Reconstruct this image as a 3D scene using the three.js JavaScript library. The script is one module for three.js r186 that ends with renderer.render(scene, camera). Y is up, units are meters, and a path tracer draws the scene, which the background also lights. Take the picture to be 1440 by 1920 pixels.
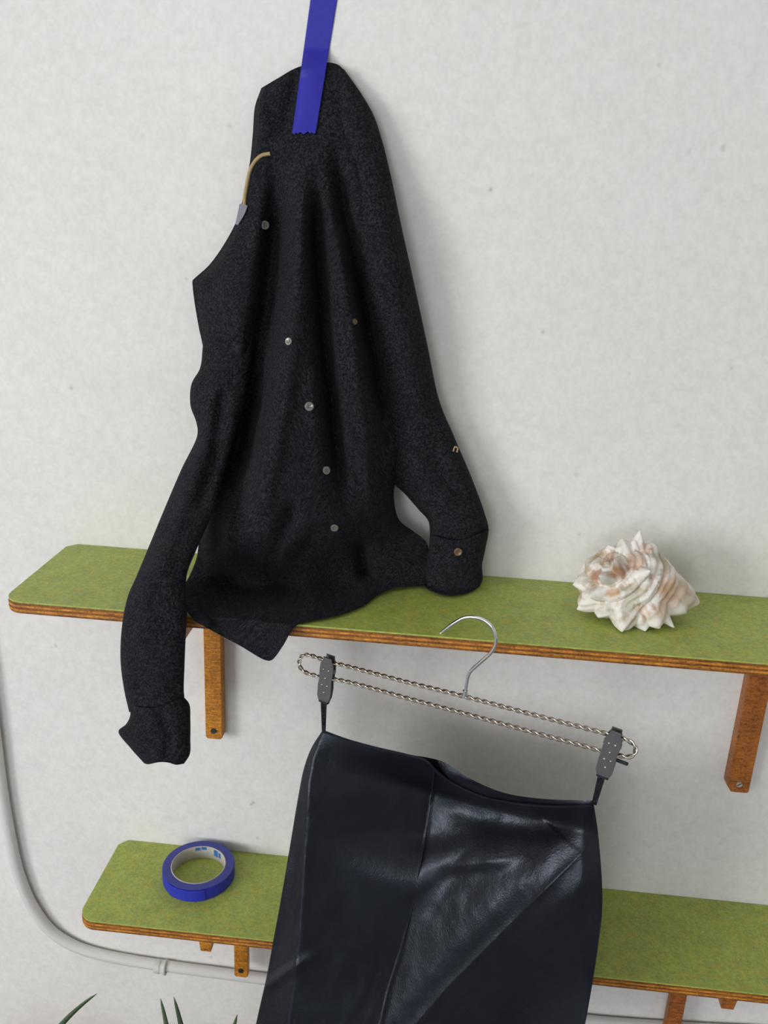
import * as THREE from 'three';
import { RectAreaLightUniformsLib } from 'three/addons/lights/RectAreaLightUniformsLib.js';
import { mergeGeometries, mergeVertices, toCreasedNormals } from 'three/addons/utils/BufferGeometryUtils.js';
import { RoundedBoxGeometry } from 'three/addons/geometries/RoundedBoxGeometry.js';

// ------------------------------------------------------------------ camera, sky, daylight, exposure
const scene = new THREE.Scene();
const FOCAL = 1663.3;                                     // pixels in the 1440 x 1920 frame
const camera = new THREE.PerspectiveCamera(2 * Math.atan(960 / FOCAL) * 180 / Math.PI, 1440 / 1920, 0.02, 60);
camera.position.set(0, 1.5, 1.12);
camera.rotation.set(-0.3275, 0.0764, 0.0482, 'YXZ');
camera.updateMatrixWorld();
scene.background = new THREE.Color().setRGB(3.6, 3.9, 4.4);   // overcast sky outside the window
RectAreaLightUniformsLib.init();
const WIN = { x: -3.0, z0: 1.9, z1: 3.9, y0: 0.8, y1: 2.3 };
const daylight = new THREE.RectAreaLight(new THREE.Color().setRGB(1.0, 0.985, 0.955), 11.0, WIN.z1 - WIN.z0 - 0.1, WIN.y1 - WIN.y0 - 0.1);
daylight.position.set(WIN.x + 0.02, (WIN.y0 + WIN.y1) / 2, (WIN.z0 + WIN.z1) / 2);
daylight.lookAt(1, (WIN.y0 + WIN.y1) / 2, (WIN.z0 + WIN.z1) / 2);
daylight.castShadow = true;
scene.add(daylight);
const WIN2 = { x0: -2.6, x1: -0.6, z: 6.4, y0: 0.8, y1: 2.5 };                 // unseen window added behind the camera to lift the shadows
const daylight2 = new THREE.RectAreaLight(new THREE.Color().setRGB(0.97, 0.985, 1.0), 4.5, WIN2.x1 - WIN2.x0 - 0.1, WIN2.y1 - WIN2.y0 - 0.1);  // frontal fill light, set in the added window
daylight2.position.set((WIN2.x0 + WIN2.x1) / 2, (WIN2.y0 + WIN2.y1) / 2, WIN2.z - 0.02);
daylight2.lookAt((WIN2.x0 + WIN2.x1) / 2, (WIN2.y0 + WIN2.y1) / 2, 0);
daylight2.castShadow = true;
scene.add(daylight2);
const renderer = new THREE.WebGLRenderer({ antialias: true });
renderer.toneMapping = THREE.LinearToneMapping;
renderer.toneMappingExposure = 0.87;
renderer.shadowMap.enabled = true;

// ------------------------------------------------------------------ helpers
let seed = 12345;
const rnd = () => { seed = (seed * 1664525 + 1013904223) >>> 0; return seed / 4294967296; };
const V = (x, y, z) => new THREE.Vector3(x, y, z);
const EYE = camera.position.clone();
const dirOf = (px, py) => V((px - 720) / FOCAL, -(py - 960) / FOCAL, -1).applyEuler(camera.rotation);
const atZ = (px, py, z) => { const d = dirOf(px, py); return EYE.clone().addScaledVector(d, (z - EYE.z) / d.z); };
const atY = (px, py, y) => { const d = dirOf(px, py); return EYE.clone().addScaledVector(d, (y - EYE.y) / d.y); };
const clamp = (x, a, b) => Math.min(b, Math.max(a, x));
const smooth = (a, b, x) => { const t = clamp((x - a) / (b - a), 0, 1); return t * t * (3 - 2 * t); };

// value noise (3-D, seeded)
const PERM = new Float32Array(4096).map(() => rnd());
const hash3 = (i, j, k) => PERM[((i * 73856093) ^ (j * 19349663) ^ (k * 83492791)) & 4095];
function noise(x, y, z = 0) {
  const i = Math.floor(x), j = Math.floor(y), k = Math.floor(z); let a = x - i, b = y - j, c = z - k;
  a = a * a * (3 - 2 * a); b = b * b * (3 - 2 * b); c = c * c * (3 - 2 * c);
  let s = 0;
  for (let n = 0; n < 8; n++) s += hash3(i + (n & 1), j + ((n >> 1) & 1), k + (n >> 2)) * (n & 1 ? a : 1 - a) * ((n >> 1) & 1 ? b : 1 - b) * (n >> 2 ? c : 1 - c);
  return s;
}
const fbm = (x, y, z, o = 4) => { let s = 0, a = 0.5, t = 0; for (let n = 0; n < o; n++) { s += a * noise(x, y, z + n * 7.3); t += a; x *= 2.03; y *= 2.03; z *= 2.03; a *= 0.5; } return s / t; };
const srgb = (l) => 255 * (l <= 0.0031308 ? 12.92 * l : 1.055 * Math.pow(l, 1 / 2.4) - 0.055);

function tex(w, h, fn, colour = true, repeat = [1, 1]) {        // fn(x, y) -> [r, g, b] linear or a grey number
  const d = new Uint8Array(w * h * 4);
  for (let y = 0; y < h; y++) for (let x = 0; x < w; x++) {
    let c = fn(x, y); if (!Array.isArray(c)) c = [c, c, c];
    const o = (y * w + x) * 4;
    for (let n = 0; n < 3; n++) d[o + n] = clamp(colour ? srgb(Math.max(0, c[n])) : 255 * c[n], 0, 255);
    d[o + 3] = 255;
  }
  const t = new THREE.DataTexture(d, w, h); t.magFilter = THREE.LinearFilter; t.minFilter = THREE.LinearMipmapLinearFilter; t.generateMipmaps = true;
  t.wrapS = t.wrapT = THREE.RepeatWrapping; t.repeat.set(...repeat);
  if (colour) t.colorSpace = THREE.SRGBColorSpace;
  t.needsUpdate = true; return t;
}
const wrapNoise = (x, y, w, f, z = 0) => {                     // tiles over w pixels with f cells
  const u = x / w * f, v = y / w * f, n = (a, b) => noise(((a % f) + f) % f, ((b % f) + f) % f, z), i = Math.floor(u), j = Math.floor(v);
  let a = u - i, b = v - j; a = a * a * (3 - 2 * a); b = b * b * (3 - 2 * b);
  return n(i, j) * (1 - a) * (1 - b) + n(i + 1, j) * a * (1 - b) + n(i, j + 1) * (1 - a) * b + n(i + 1, j + 1) * a * b;
};

const taken = {};
function numbered(n) { if (!(n in taken)) { taken[n] = 0; return n; } return n + '_' + String(++taken[n]).padStart(3, '0'); }
function mesh(name, geo, mat, parent) {
  const m = new THREE.Mesh(geo, mat); m.castShadow = m.receiveShadow = true;
  m.name = parent ? name : numbered(name); (parent || scene).add(m); return m;
}
function tag(o, label, category, group) { o.userData.label = label; o.userData.category = category; if (group) o.userData.group = group; return o; }
function thing(name, label, category, pos = [0, 0, 0], group) {
  const g = new THREE.Group(); g.name = numbered(name); g.position.set(...pos); scene.add(g); return tag(g, label, category, group);
}
function struct(name, geo, mat, parent) { const m = mesh(name, geo, mat, parent); if (!parent) m.userData.kind = 'structure'; return m; }
const box = (x0, x1, y0, y1, z0, z1) => { const g = new THREE.BoxGeometry(x1 - x0, y1 - y0, z1 - z0); g.translate((x0 + x1) / 2, (y0 + y1) / 2, (z0 + z1) / 2); return g; };
const rbox = (x0, x1, y0, y1, z0, z1, r = 0.0015, s = 2) => { const g = new RoundedBoxGeometry(x1 - x0, y1 - y0, z1 - z0, s, r); g.translate((x0 + x1) / 2, (y0 + y1) / 2, (z0 + z1) / 2); return g; };
function metreUV(geo, scale = 1) {                              // box-projected uv in metres
  const g = geo.index ? geo.toNonIndexed() : geo, p = g.attributes.position, uv = new Float32Array(p.count * 2);
  if (!g.attributes.normal) g.computeVertexNormals();
  for (let i = 0; i < p.count; i += 3) {
    const a = V().fromBufferAttribute(p, i), b = V().fromBufferAttribute(p, i + 1), c = V().fromBufferAttribute(p, i + 2);
    const n = b.clone().sub(a).cross(c.clone().sub(a)), ax = Math.abs(n.x), ay = Math.abs(n.y), az = Math.abs(n.z);
    for (let k = 0; k < 3; k++) { const q = [a, b, c][k], s = ay >= ax && ay >= az ? [q.x, q.z] : az >= ax ? [q.x, q.y] : [q.z, q.y]; uv[(i + k) * 2] = s[0] * scale; uv[(i + k) * 2 + 1] = s[1] * scale; }
  }
  g.setAttribute('uv', new THREE.BufferAttribute(uv, 2)); return g;
}

// ------------------------------------------------------------------ materials
const grain = tex(512, 512, (x, y) => 0.5 + 0.34 * (wrapNoise(x, y, 512, 170, 1) - 0.5) + 0.5 * (wrapNoise(x, y, 512, 64, 2) - 0.5) + 0.25 * (wrapNoise(x, y, 512, 14, 3) - 0.5), false, [3, 3]);
const WALLW = [-3.15, 3.75], WALLH = [0, 3.0];
const specks = [[920, 355, 4], [133, 727, 5], [475, 1505, 4], [1018, 622, 2.5], [1082, 890, 3.5], [1180, 702, 3], [432, 238, 3.5], [350, 522, 3], [1370, 690, 3], [1085, 1003, 3], [104, 1210, 3.5], [470, 1508, 2.5], [484, 1572, 3], [1355, 278, 5], [1292, 282, 3.5], [1104, 372, 2], [1410, 214, 2], [742, 560, 2], [960, 700, 2], [300, 395, 2], [1236, 121, 2.5], [395, 1795, 3]].map(([a, b, r]) => { const p = atZ(a, b, 0); return [p.x, p.y, r * p.distanceTo(EYE) / FOCAL * 0.75]; });
const wallMap = tex(2048, 890, (x, y) => {
  const X = WALLW[0] + (x + 0.5) / 2048 * (WALLW[1] - WALLW[0]), Y = WALLH[0] + (y + 0.5) / 890 * (WALLH[1] - WALLH[0]);
  const n = 0.055 * (hash3(x, y, 5) - 0.5) + 0.05 * (noise(x / 2.6, y / 2.6, 1) - 0.5) + 0.035 * (fbm(x / 22, y / 22, 4) - 0.5) + 0.05 * (fbm(X * 3, Y * 3, 9) - 0.5), w = 0.03 * (fbm(X * 4 + 9, Y * 4, 2) - 0.5);
  let k = 1;
  for (const s of specks) { const d = Math.hypot(X - s[0], Y - s[1]); if (d < s[2] * 2) k *= 1 - 0.42 * Math.exp(-((d / s[2]) ** 2) * 1.3); }
  return [(0.805 + n + w) * k, (0.785 + n) * k, (0.75 + n - w) * k];
});
const M = {};
M.wall = new THREE.MeshStandardMaterial({ map: wallMap, roughness: 0.88, bumpMap: grain, bumpScale: 0.0006 });
M.plaster = new THREE.MeshStandardMaterial({ color: new THREE.Color().setRGB(0.78, 0.77, 0.74), roughness: 0.9 });
M.floor = new THREE.MeshStandardMaterial({ map: tex(512, 512, (x, y) => { const n = 0.7 + 0.3 * wrapNoise(x, y, 512, 60, 3) + 0.2 * wrapNoise(x, y, 512, 9, 5); return [0.24 * n, 0.26 * n, 0.30 * n]; }, true), roughness: 0.7 });
M.frame = new THREE.MeshStandardMaterial({ color: new THREE.Color().setRGB(0.75, 0.75, 0.73), roughness: 0.45 });
M.glass = new THREE.MeshPhysicalMaterial({ color: 0xffffff, transmission: 1, thickness: 0, roughness: 0.02, ior: 1.45 });
M.green = new THREE.MeshPhysicalMaterial({ map: tex(1024, 1024, (x, y) => {
  const n = (wrapNoise(x, y, 1024, 300, 1) - 0.5) * 0.30 + (wrapNoise(x, y, 1024, 110, 2) - 0.5) * 0.30 + (wrapNoise(x, y, 1024, 18, 3) - 0.5) * 0.16, h = (wrapNoise(x, y, 1024, 60, 6) - 0.5) * 0.28;
  return [0.375 * (1 + n + h), 0.435 * (1 + n), 0.088 * (1 + n - h * 1.4)];
}, true, [3.2, 3.2]), roughness: 0.5, bumpMap: grain, bumpScale: 0.0002 });
const wood = (c, s, z) => tex(512, 512, (x, y) => { const n = 1 + s * ((wrapNoise(x, y * 9 % 512, 512, 18, z) - 0.5) * 0.9 + (wrapNoise(x, y, 512, 90, z + 1) - 0.5) * 0.9 + (wrapNoise(x, y, 512, 12, z + 2) - 0.5) * 0.5); return [c[0] * n, c[1] * n * (0.94 + 0.06 * n), c[2] * n]; }, true, [6, 6]);
M.plyDark = new THREE.MeshStandardMaterial({ map: wood([0.22, 0.076, 0.013], 0.9, 3), roughness: 0.5 });
M.plyLight = new THREE.MeshStandardMaterial({ map: wood([0.5, 0.2, 0.022], 0.8, 7), roughness: 0.5 });
M.bracket = new THREE.MeshStandardMaterial({ map: wood([0.49, 0.19, 0.016], 0.75, 11), roughness: 0.45 });
M.bracketRed = new THREE.MeshStandardMaterial({ map: wood([0.34, 0.108, 0.016], 0.7, 17), roughness: 0.45 });
M.screw = new THREE.MeshStandardMaterial({ color: new THREE.Color().setRGB(0.10, 0.09, 0.09), metalness: 0.8, roughness: 0.4 });
M.screwPale = new THREE.MeshStandardMaterial({ color: new THREE.Color().setRGB(0.62, 0.58, 0.52), metalness: 0.6, roughness: 0.4 });
const fuzz = tex(512, 512, (x, y) => { const n = (wrapNoise(x, y, 512, 128, 1) * 0.55 + wrapNoise(x, y, 512, 250, 2) * 0.45); const k = Math.pow(clamp((n - 0.22) / 0.56, 0, 1), 1.6); return [0.0058 + 0.026 * k, 0.006 + 0.026 * k, 0.0078 + 0.032 * k]; }, true, [5, 5]);
const fuzzBump = tex(512, 512, (x, y) => wrapNoise(x, y, 512, 128, 1) * 0.55 + wrapNoise(x, y, 512, 250, 2) * 0.45, false, [5, 5]);
M.cloth = new THREE.MeshPhysicalMaterial({ map: fuzz, roughness: 0.95, bumpMap: fuzzBump, bumpScale: 0.0012, sheen: 0.15, sheenColor: new THREE.Color().setRGB(0.10, 0.10, 0.13), sheenRoughness: 0.6, specularIntensity: 0.3, side: THREE.DoubleSide });
M.skirt = new THREE.MeshPhysicalMaterial({ map: tex(512, 512, (x, y) => { const k = wrapNoise(x, y, 512, 150, 8) * 0.6 + wrapNoise(x, y, 512, 60, 9) * 0.4; return [0.003 + 0.0035 * k, 0.0033 + 0.0037 * k, 0.0045 + 0.0055 * k]; }, true, [5, 5]), roughness: 0.38, bumpMap: fuzzBump, bumpScale: 0.0003, specularIntensity: 0.9, specularColor: new THREE.Color().setRGB(0.74, 0.83, 1.0), ior: 1.55, side: THREE.DoubleSide });
M.tape = new THREE.MeshStandardMaterial({ map: tex(256, 256, (x, y) => { const n = 1 + 0.16 * (wrapNoise(x, y, 256, 90, 1) - 0.5) + 0.12 * (wrapNoise(x, y, 256, 30, 2) - 0.5); return [0.015 * n, 0.014 * n, 0.34 * n]; }, true, [12, 12]), roughness: 0.6 });
M.tapeRoll = new THREE.MeshStandardMaterial({ color: new THREE.Color().setRGB(0.018, 0.03, 0.42), roughness: 0.5 });
M.tapeSide = new THREE.MeshStandardMaterial({ color: new THREE.Color().setRGB(0.055, 0.066, 0.31), roughness: 0.7 });
M.card = new THREE.MeshStandardMaterial({ color: new THREE.Color().setRGB(0.52, 0.48, 0.43), roughness: 0.85 });
M.print = new THREE.MeshStandardMaterial({ color: new THREE.Color().setRGB(0.03, 0.16, 0.45), roughness: 0.8 });
M.wire = new THREE.MeshStandardMaterial({ color: new THREE.Color().setRGB(0.58, 0.53, 0.44), metalness: 1, roughness: 0.22 });
M.chrome = new THREE.MeshStandardMaterial({ color: new THREE.Color().setRGB(0.78, 0.79, 0.80), metalness: 1, roughness: 0.16 });
M.clip = new THREE.MeshStandardMaterial({ color: new THREE.Color().setRGB(0.20, 0.19, 0.19), metalness: 0.9, roughness: 0.42 });
M.rubber = new THREE.MeshStandardMaterial({ color: new THREE.Color().setRGB(0.012, 0.012, 0.014), roughness: 0.6 });
M.pipe = new THREE.MeshStandardMaterial({ color: new THREE.Color().setRGB(0.74, 0.72, 0.69), roughness: 0.5, bumpMap: grain, bumpScale: 0.0003 });
M.button = new THREE.MeshPhysicalMaterial({ color: new THREE.Color().setRGB(0.16, 0.155, 0.13), roughness: 0.22, clearcoat: 0.6 });
M.buttonBrown = new THREE.MeshPhysicalMaterial({ color: new THREE.Color().setRGB(0.13, 0.075, 0.025), roughness: 0.3, clearcoat: 0.5 });
M.thread = new THREE.MeshStandardMaterial({ color: new THREE.Color().setRGB(0.40, 0.29, 0.14), roughness: 0.85 });
M.label = new THREE.MeshStandardMaterial({ color: new THREE.Color().setRGB(0.20, 0.20, 0.24), roughness: 0.8 });
M.leaf = new THREE.MeshStandardMaterial({ vertexColors: true, roughness: 0.5, side: THREE.DoubleSide });
M.pot = new THREE.MeshStandardMaterial({ color: new THREE.Color().setRGB(0.42, 0.17, 0.09), roughness: 0.85 });
M.soil = new THREE.MeshStandardMaterial({ color: new THREE.Color().setRGB(0.04, 0.026, 0.017), roughness: 1 });
M.shell = new THREE.MeshPhysicalMaterial({ vertexColors: true, roughness: 0.55, bumpMap: grain, bumpScale: 0.0008, clearcoat: 0.1, clearcoatRoughness: 0.5 });

// ------------------------------------------------------------------ the room
{
  const [X0, X1] = [WIN.x, 3.6], Z1 = WIN2.z, H = 3.0, T = 0.15;
  const back = new THREE.BoxGeometry(WALLW[1] - WALLW[0], WALLH[1] - WALLH[0], T); back.translate((WALLW[0] + WALLW[1]) / 2, H / 2, -T / 2);
  struct('wall_back', back, M.wall);
  struct('floor', metreUV(box(X0 - T, X1 + T, -0.1, 0, -T, Z1 + T)), M.floor);
  struct('ceiling', box(X0 - T, X1 + T, H, H + 0.12, -T, Z1 + T), M.plaster);
  struct('wall_right', box(X1, X1 + T, 0, H, 0, Z1), M.plaster);
  struct('wall_front', mergeGeometries([box(X0 - T, WIN2.x0, 0, H, Z1, Z1 + T), box(WIN2.x1, X1 + T, 0, H, Z1, Z1 + T), box(WIN2.x0, WIN2.x1, 0, WIN2.y0, Z1, Z1 + T), box(WIN2.x0, WIN2.x1, WIN2.y1, H, Z1, Z1 + T)]), M.plaster);
  const w2 = new THREE.Group(); w2.name = 'fill_window_2'; w2.userData.kind = 'structure'; scene.add(w2);  // added window, put in only for the fill light
  { const f = 0.05, za = Z1 + 0.05, zb = Z1 + 0.1, { x0, x1, y0, y1 } = WIN2;
    mesh('window_frame', mergeGeometries([box(x0, x1, y0, y0 + f, za, zb), box(x0, x1, y1 - f, y1, za, zb), box(x0, x0 + f, y0 + f, y1 - f, za, zb), box(x1 - f, x1, y0 + f, y1 - f, za, zb)]), M.frame, w2);
    mesh('pane', box(x0 + f, x1 - f, y0 + f, y1 - f, Z1 + 0.073, Z1 + 0.078), M.glass, w2); }
  struct('wall_left', mergeGeometries([box(X0 - T, X0, 0, H, 0, WIN.z0), box(X0 - T, X0, 0, H, WIN.z1, Z1), box(X0 - T, X0, 0, WIN.y0, WIN.z0, WIN.z1), box(X0 - T, X0, WIN.y1, H, WIN.z0, WIN.z1)]), M.plaster);
  const w = new THREE.Group(); w.name = 'window_1'; w.userData.kind = 'structure'; scene.add(w);
  const f = 0.05, xa = X0 - 0.1, xb = X0 - 0.05, zm = (WIN.z0 + WIN.z1) / 2;
  mesh('window_frame', mergeGeometries([box(xa, xb, WIN.y0, WIN.y0 + f, WIN.z0, WIN.z1), box(xa, xb, WIN.y1 - f, WIN.y1, WIN.z0, WIN.z1), box(xa, xb, WIN.y0 + f, WIN.y1 - f, WIN.z0, WIN.z0 + f), box(xa, xb, WIN.y0 + f, WIN.y1 - f, WIN.z1 - f, WIN.z1), box(xa, xb, WIN.y0 + f, WIN.y1 - f, zm - f / 2, zm + f / 2)]), M.frame, w);
  for (const [a, b] of [[WIN.z0 + f, zm - f / 2], [zm + f / 2, WIN.z1 - f]]) mesh('pane', box(X0 - 0.078, X0 - 0.073, WIN.y0 + f, WIN.y1 - f, a, b), M.glass, w);
}

// ------------------------------------------------------------------ shelves and brackets
const YU = 1.5 - 0.4617, YL = 1.5 - 0.9572, DU = 0.1934, DL = 0.1686, TH = 0.0157;
function shelf(label, y, depth, x0, x1) {
  const s = thing('wall_shelf', label, 'shelf', [0, y - TH, 0]);
  const r = 0.024, rb = 0.012, z0 = 0.0008;
  const outline = (o) => {
    const p = new THREE.Shape(), L = x0 - o, F = depth + o;
    p.moveTo(L + rb, -z0); p.lineTo(x1 + o, -z0); p.lineTo(x1 + o, -F); p.lineTo(L + r, -F);
    p.absarc(L + r, -F + r, r, -Math.PI / 2, -Math.PI, true); p.lineTo(L, -z0 - rb); p.lineTo(L + rb, -z0);
    return p;
  };
  const layer = (name, h0, h1, o, m, bev = 0) => {
    const g = new THREE.ExtrudeGeometry(outline(o - bev), { depth: h1 - h0 - 2 * bev, bevelEnabled: bev > 0, bevelSize: bev, bevelThickness: bev, bevelSegments: 2, curveSegments: 14 });
    g.rotateX(-Math.PI / 2); g.translate(0, h0 + bev, 0);
    return mesh(name, metreUV(g), m, s);
  };
  const h = (TH - 0.0022) / 5;
  [M.plyDark, M.plyLight, M.plyDark, M.plyLight, M.plyDark].forEach((m, i) => layer('ply', h * i, h * (i + 1), i % 2 ? 0.0005 : 0, m));
  layer('laminate_top', TH - 0.0022, TH, 0.0002, M.green, 0.0004).userData.label = 'green speckled laminate top';
  return s;
}
shelf('green topped plywood shelf carrying the seashell and the black shirt', YU, DU, -0.5248, 0.95);
shelf('green topped plywood shelf carrying the roll of blue tape', YL, DL, -0.4759, 0.95);

function bracket(label, x0, x1, yTop, yBot, depth, mat, screwMat, chamfer, off = 0, aside = 0) {
  const b = thing('shelf_bracket', label, 'bracket', [0, 0, 0]);
  const t = off ? off + 0.014 : 0.021, w = x1 - x0;
  if (off) mesh('spacer', metreUV(rbox(x0, x1, yTop - 0.045, yTop, 0.0005, off - 0.0003)), mat, b);
  const sh = new THREE.Shape(), c = chamfer;
  sh.moveTo(x0, yTop); sh.lineTo(x0, yBot + c * 1.4); sh.lineTo(x0 + c, yBot); sh.lineTo(x1 - 0.002, yBot); sh.lineTo(x1, yBot + 0.002); sh.lineTo(x1, yTop); sh.lineTo(x0, yTop);
  const g = new THREE.ExtrudeGeometry(sh, { depth: t - off - 0.003, bevelEnabled: true, bevelSize: 0.001, bevelThickness: 0.001, bevelSegments: 2 }); g.translate(0, 0, off + 0.0015);
  mesh('upright', metreUV(g), mat, b);
  // arm: tapered board under the shelf, its lower edge narrower
  const al = depth - t - 0.006, arm = new THREE.BoxGeometry(w, 0.031, al, 1, 1, 1), p = arm.attributes.position;
  for (let i = 0; i < p.count; i++) if (p.getY(i) < 0) { p.setX(i, p.getX(i) * 0.74); if (p.getZ(i) > 0) p.setZ(i, p.getZ(i) - 0.003); }
  arm.translate((x0 + x1) / 2 + aside * (w + 0.001), yTop - 0.0155, t + al / 2 + 0.0005 - (aside ? 0.006 : 0)); arm.computeVertexNormals();
  mesh('arm', metreUV(arm), mat, b);
  const sc = new THREE.CylinderGeometry(0.0042, 0.0042, 0.002, 20); sc.rotateX(Math.PI / 2);
  const slot = box(-0.0036, 0.0036, -0.0005, 0.0005, 0.0008, 0.0013);
  const m = mesh('screw', sc, screwMat, b); m.position.set((x0 + x1) / 2, yBot + 0.013, t);
  mesh('slot', slot, M.rubber, m).rotation.z = 0.6;
  return b;
}
{
  const yb1 = atZ(397, 1384, 0.02).y, yb2 = atZ(1378, 1484, 0.02).y, top = (y) => y - TH - 0.0003;
  bracket('orange-brown wooden bracket with dark screw beside the hanging shirt cuff', -0.3293, -0.3068, top(YU), yb1, DU, M.bracket, M.screw, 0.002);
  bracket('red-brown wooden bracket with pale screw and clipped corner under the seashell shelf', 0.4189, 0.4475, top(YU), yb2, DU, M.bracketRed, M.screwPale, 0.006);
  const l0 = atZ(440, 1800, 0.038).x, l1 = atZ(463, 1800, 0.038).x;
  bracket('short wooden bracket under the shelf, left of the black skirt by the tape roll', l0, l1, top(YL), atZ(452, 1832, 0.038).y, DL, M.bracket, M.screw, 0.002, 0.024, -1);
  const r0 = atZ(1256, 1885, 0.038).x, r1 = atZ(1284, 1885, 0.038).x;
  bracket('wooden bracket under the lower green shelf, right of the black skirt', r0, r1, top(YL), atZ(452, 1832, 0.038).y - 0.05, DL, M.bracketRed, M.screw, 0.002, 0.024, 1);
}

// ------------------------------------------------------------------ conduit along the wall
{
  const R = 0.0090, RZ = R + 0.001, pts = [[-60, 1050], [-34, 1200], [-12, 1360], [2, 1470], [17, 1560], [34, 1635], [60, 1698], [95, 1745], [140, 1774], [190, 1790], [240, 1800], [310, 1811], [400, 1823], [500, 1836], [700, 1862], [900, 1889], [1100, 1914], [1270, 1927], [1440, 1936], [1600, 1950]].map(([a, b]) => atZ(a, b, RZ));
  pts.unshift(V(pts[0].x, 2.2, RZ)); pts.push(V(3.5, pts[pts.length - 1].y, RZ));
  const c = new THREE.CatmullRomCurve3(pts, false, 'centripetal');
  const g = thing('conduit_pipe', 'white conduit pipe curving down and along the wall under the lower shelf', 'pipe');
  mesh('tube', new THREE.TubeGeometry(c, 500, R, 14), M.pipe, g);
  const collar = (px, py, slope) => {
    const p = atZ(px, py, R), q = atZ(px + 20, py + 20 * slope, R), d = q.clone().sub(p).normalize();
    const prof = [[R - 0.001, -0.011], [R + 0.0012, -0.011], [R + 0.0018, -0.009], [R + 0.0018, -0.002], [R + 0.0006, -0.001], [R + 0.0006, 0.004], [R + 0.003, 0.005], [R + 0.003, 0.009], [R - 0.001, 0.009]].map((a) => new THREE.Vector2(...a));
    const m = mesh('coupling', new THREE.LatheGeometry(prof, 28), M.pipe, g); m.position.copy(p); m.position.z = R + 0.0032; m.quaternion.setFromUnitVectors(V(0, 1, 0), d);
  };
  collar(304, 1810, 0.125); collar(700, 1862, 0.13);
}

// ------------------------------------------------------------------ cloth patches
function poly(points, smoothIt = true) {                          // arc-length curve through pixel points
  const c = smoothIt ? new THREE.CatmullRomCurve3(points.map(([x, y]) => V(x, y, 0)), false, 'centripetal') : null;
  if (c) { c.arcLengthDivisions = 600; return (t) => { const p = c.getPointAt(clamp(t, 0, 1)); return [p.x, p.y]; }; }
}
function rbf(ctrl) {                                               // thin-plate surface through (px, py, z)
  const n = ctrl.length, S = 1 / 400, k = (r2) => r2 < 1e-9 ? 0 : 0.5 * r2 * Math.log(r2), N = n + 3;
  const A = Array.from({ length: N }, () => new Float64Array(N + 1));
  for (let i = 0; i < n; i++) {
    for (let j = 0; j < n; j++) A[i][j] = k(((ctrl[i][0] - ctrl[j][0]) * S) ** 2 + ((ctrl[i][1] - ctrl[j][1]) * S) ** 2);
    A[i][i] += 0.002;
    [1, ctrl[i][0] * S, ctrl[i][1] * S].forEach((v, m) => { A[i][n + m] = v; A[n + m][i] = v; }); A[i][N] = ctrl[i][2];
  }
  for (let i = 0; i < N; i++) {
    let b = i; for (let j = i; j < N; j++) if (Math.abs(A[j][i]) > Math.abs(A[b][i])) b = j;
    [A[i], A[b]] = [A[b], A[i]];
    for (let j = i + 1; j < N; j++) { const f = A[j][i] / A[i][i]; if (f) for (let m = i; m <= N; m++) A[j][m] -= f * A[i][m]; }
  }
  const w = new Float64Array(N);
  for (let i = N - 1; i >= 0; i--) { let s = A[i][N]; for (let j = i + 1; j < N; j++) s -= A[i][j] * w[j]; w[i] = s / A[i][i]; }
  return (x, y) => { let s = w[n] + w[n + 1] * x * S + w[n + 2] * y * S; for (let i = 0; i < n; i++) s += w[i] * k(((x - ctrl[i][0]) * S) ** 2 + ((y - ctrl[i][1]) * S) ** 2); return s; };
}
function near(pts, x, y) {                                         // signed distance to a polyline + position along it (0..1)
  let best = 1e9, sd = 0, tt = 0, L = 0, tot = 0; const seg = [];
  for (let i = 0; i + 1 < pts.length; i++) { const l = Math.hypot(pts[i + 1][0] - pts[i][0], pts[i + 1][1] - pts[i][1]); seg.push(l); tot += l; }
  for (let i = 0; i + 1 < pts.length; i++) {
    const [ax, ay] = pts[i], dx = pts[i + 1][0] - ax, dy = pts[i + 1][1] - ay, t = clamp(((x - ax) * dx + (y - ay) * dy) / (seg[i] ** 2), 0, 1);
    const ex = x - ax - dx * t, ey = y - ay - dy * t, d = Math.hypot(ex, ey);
    if (d < best) { best = d; sd = d * Math.sign(dx * ey - dy * ex || 1); tt = (L + seg[i] * t) / tot; }
    L += seg[i];
  }
  return [sd, tt];                                                 // positive on the left-hand side in the picture when the line runs down
}
function fold(pts, A, wl, wr = wl, fade = 0.15) {                  // ridge (A > 0) or valley (A < 0) along a polyline, pixel widths either side
  return (x, y) => { const [d, t] = near(pts, x, y), w = d > 0 ? wl : wr; if (Math.abs(d) > 4 * w) return 0; return A * Math.exp(-((d / w) ** 2)) * smooth(0, fade, t + 0.02) * smooth(0, fade, 1.02 - t); };
}
function clothPoint(px, py, z, gap = 0.004) {                      // rests on the wall and on the upper shelf
  let p = atZ(px, py, Math.max(z, 0.005));
  if (p.y < YU + gap) { const s = atY(px, py, YU + gap); if (s.z < DU + 0.004 && s.z > 0) p = s; else if (p.z < DU + 0.006 && p.y > YU - 0.3) p = atZ(px, py, DU + 0.006); }
  return p;
}
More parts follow.
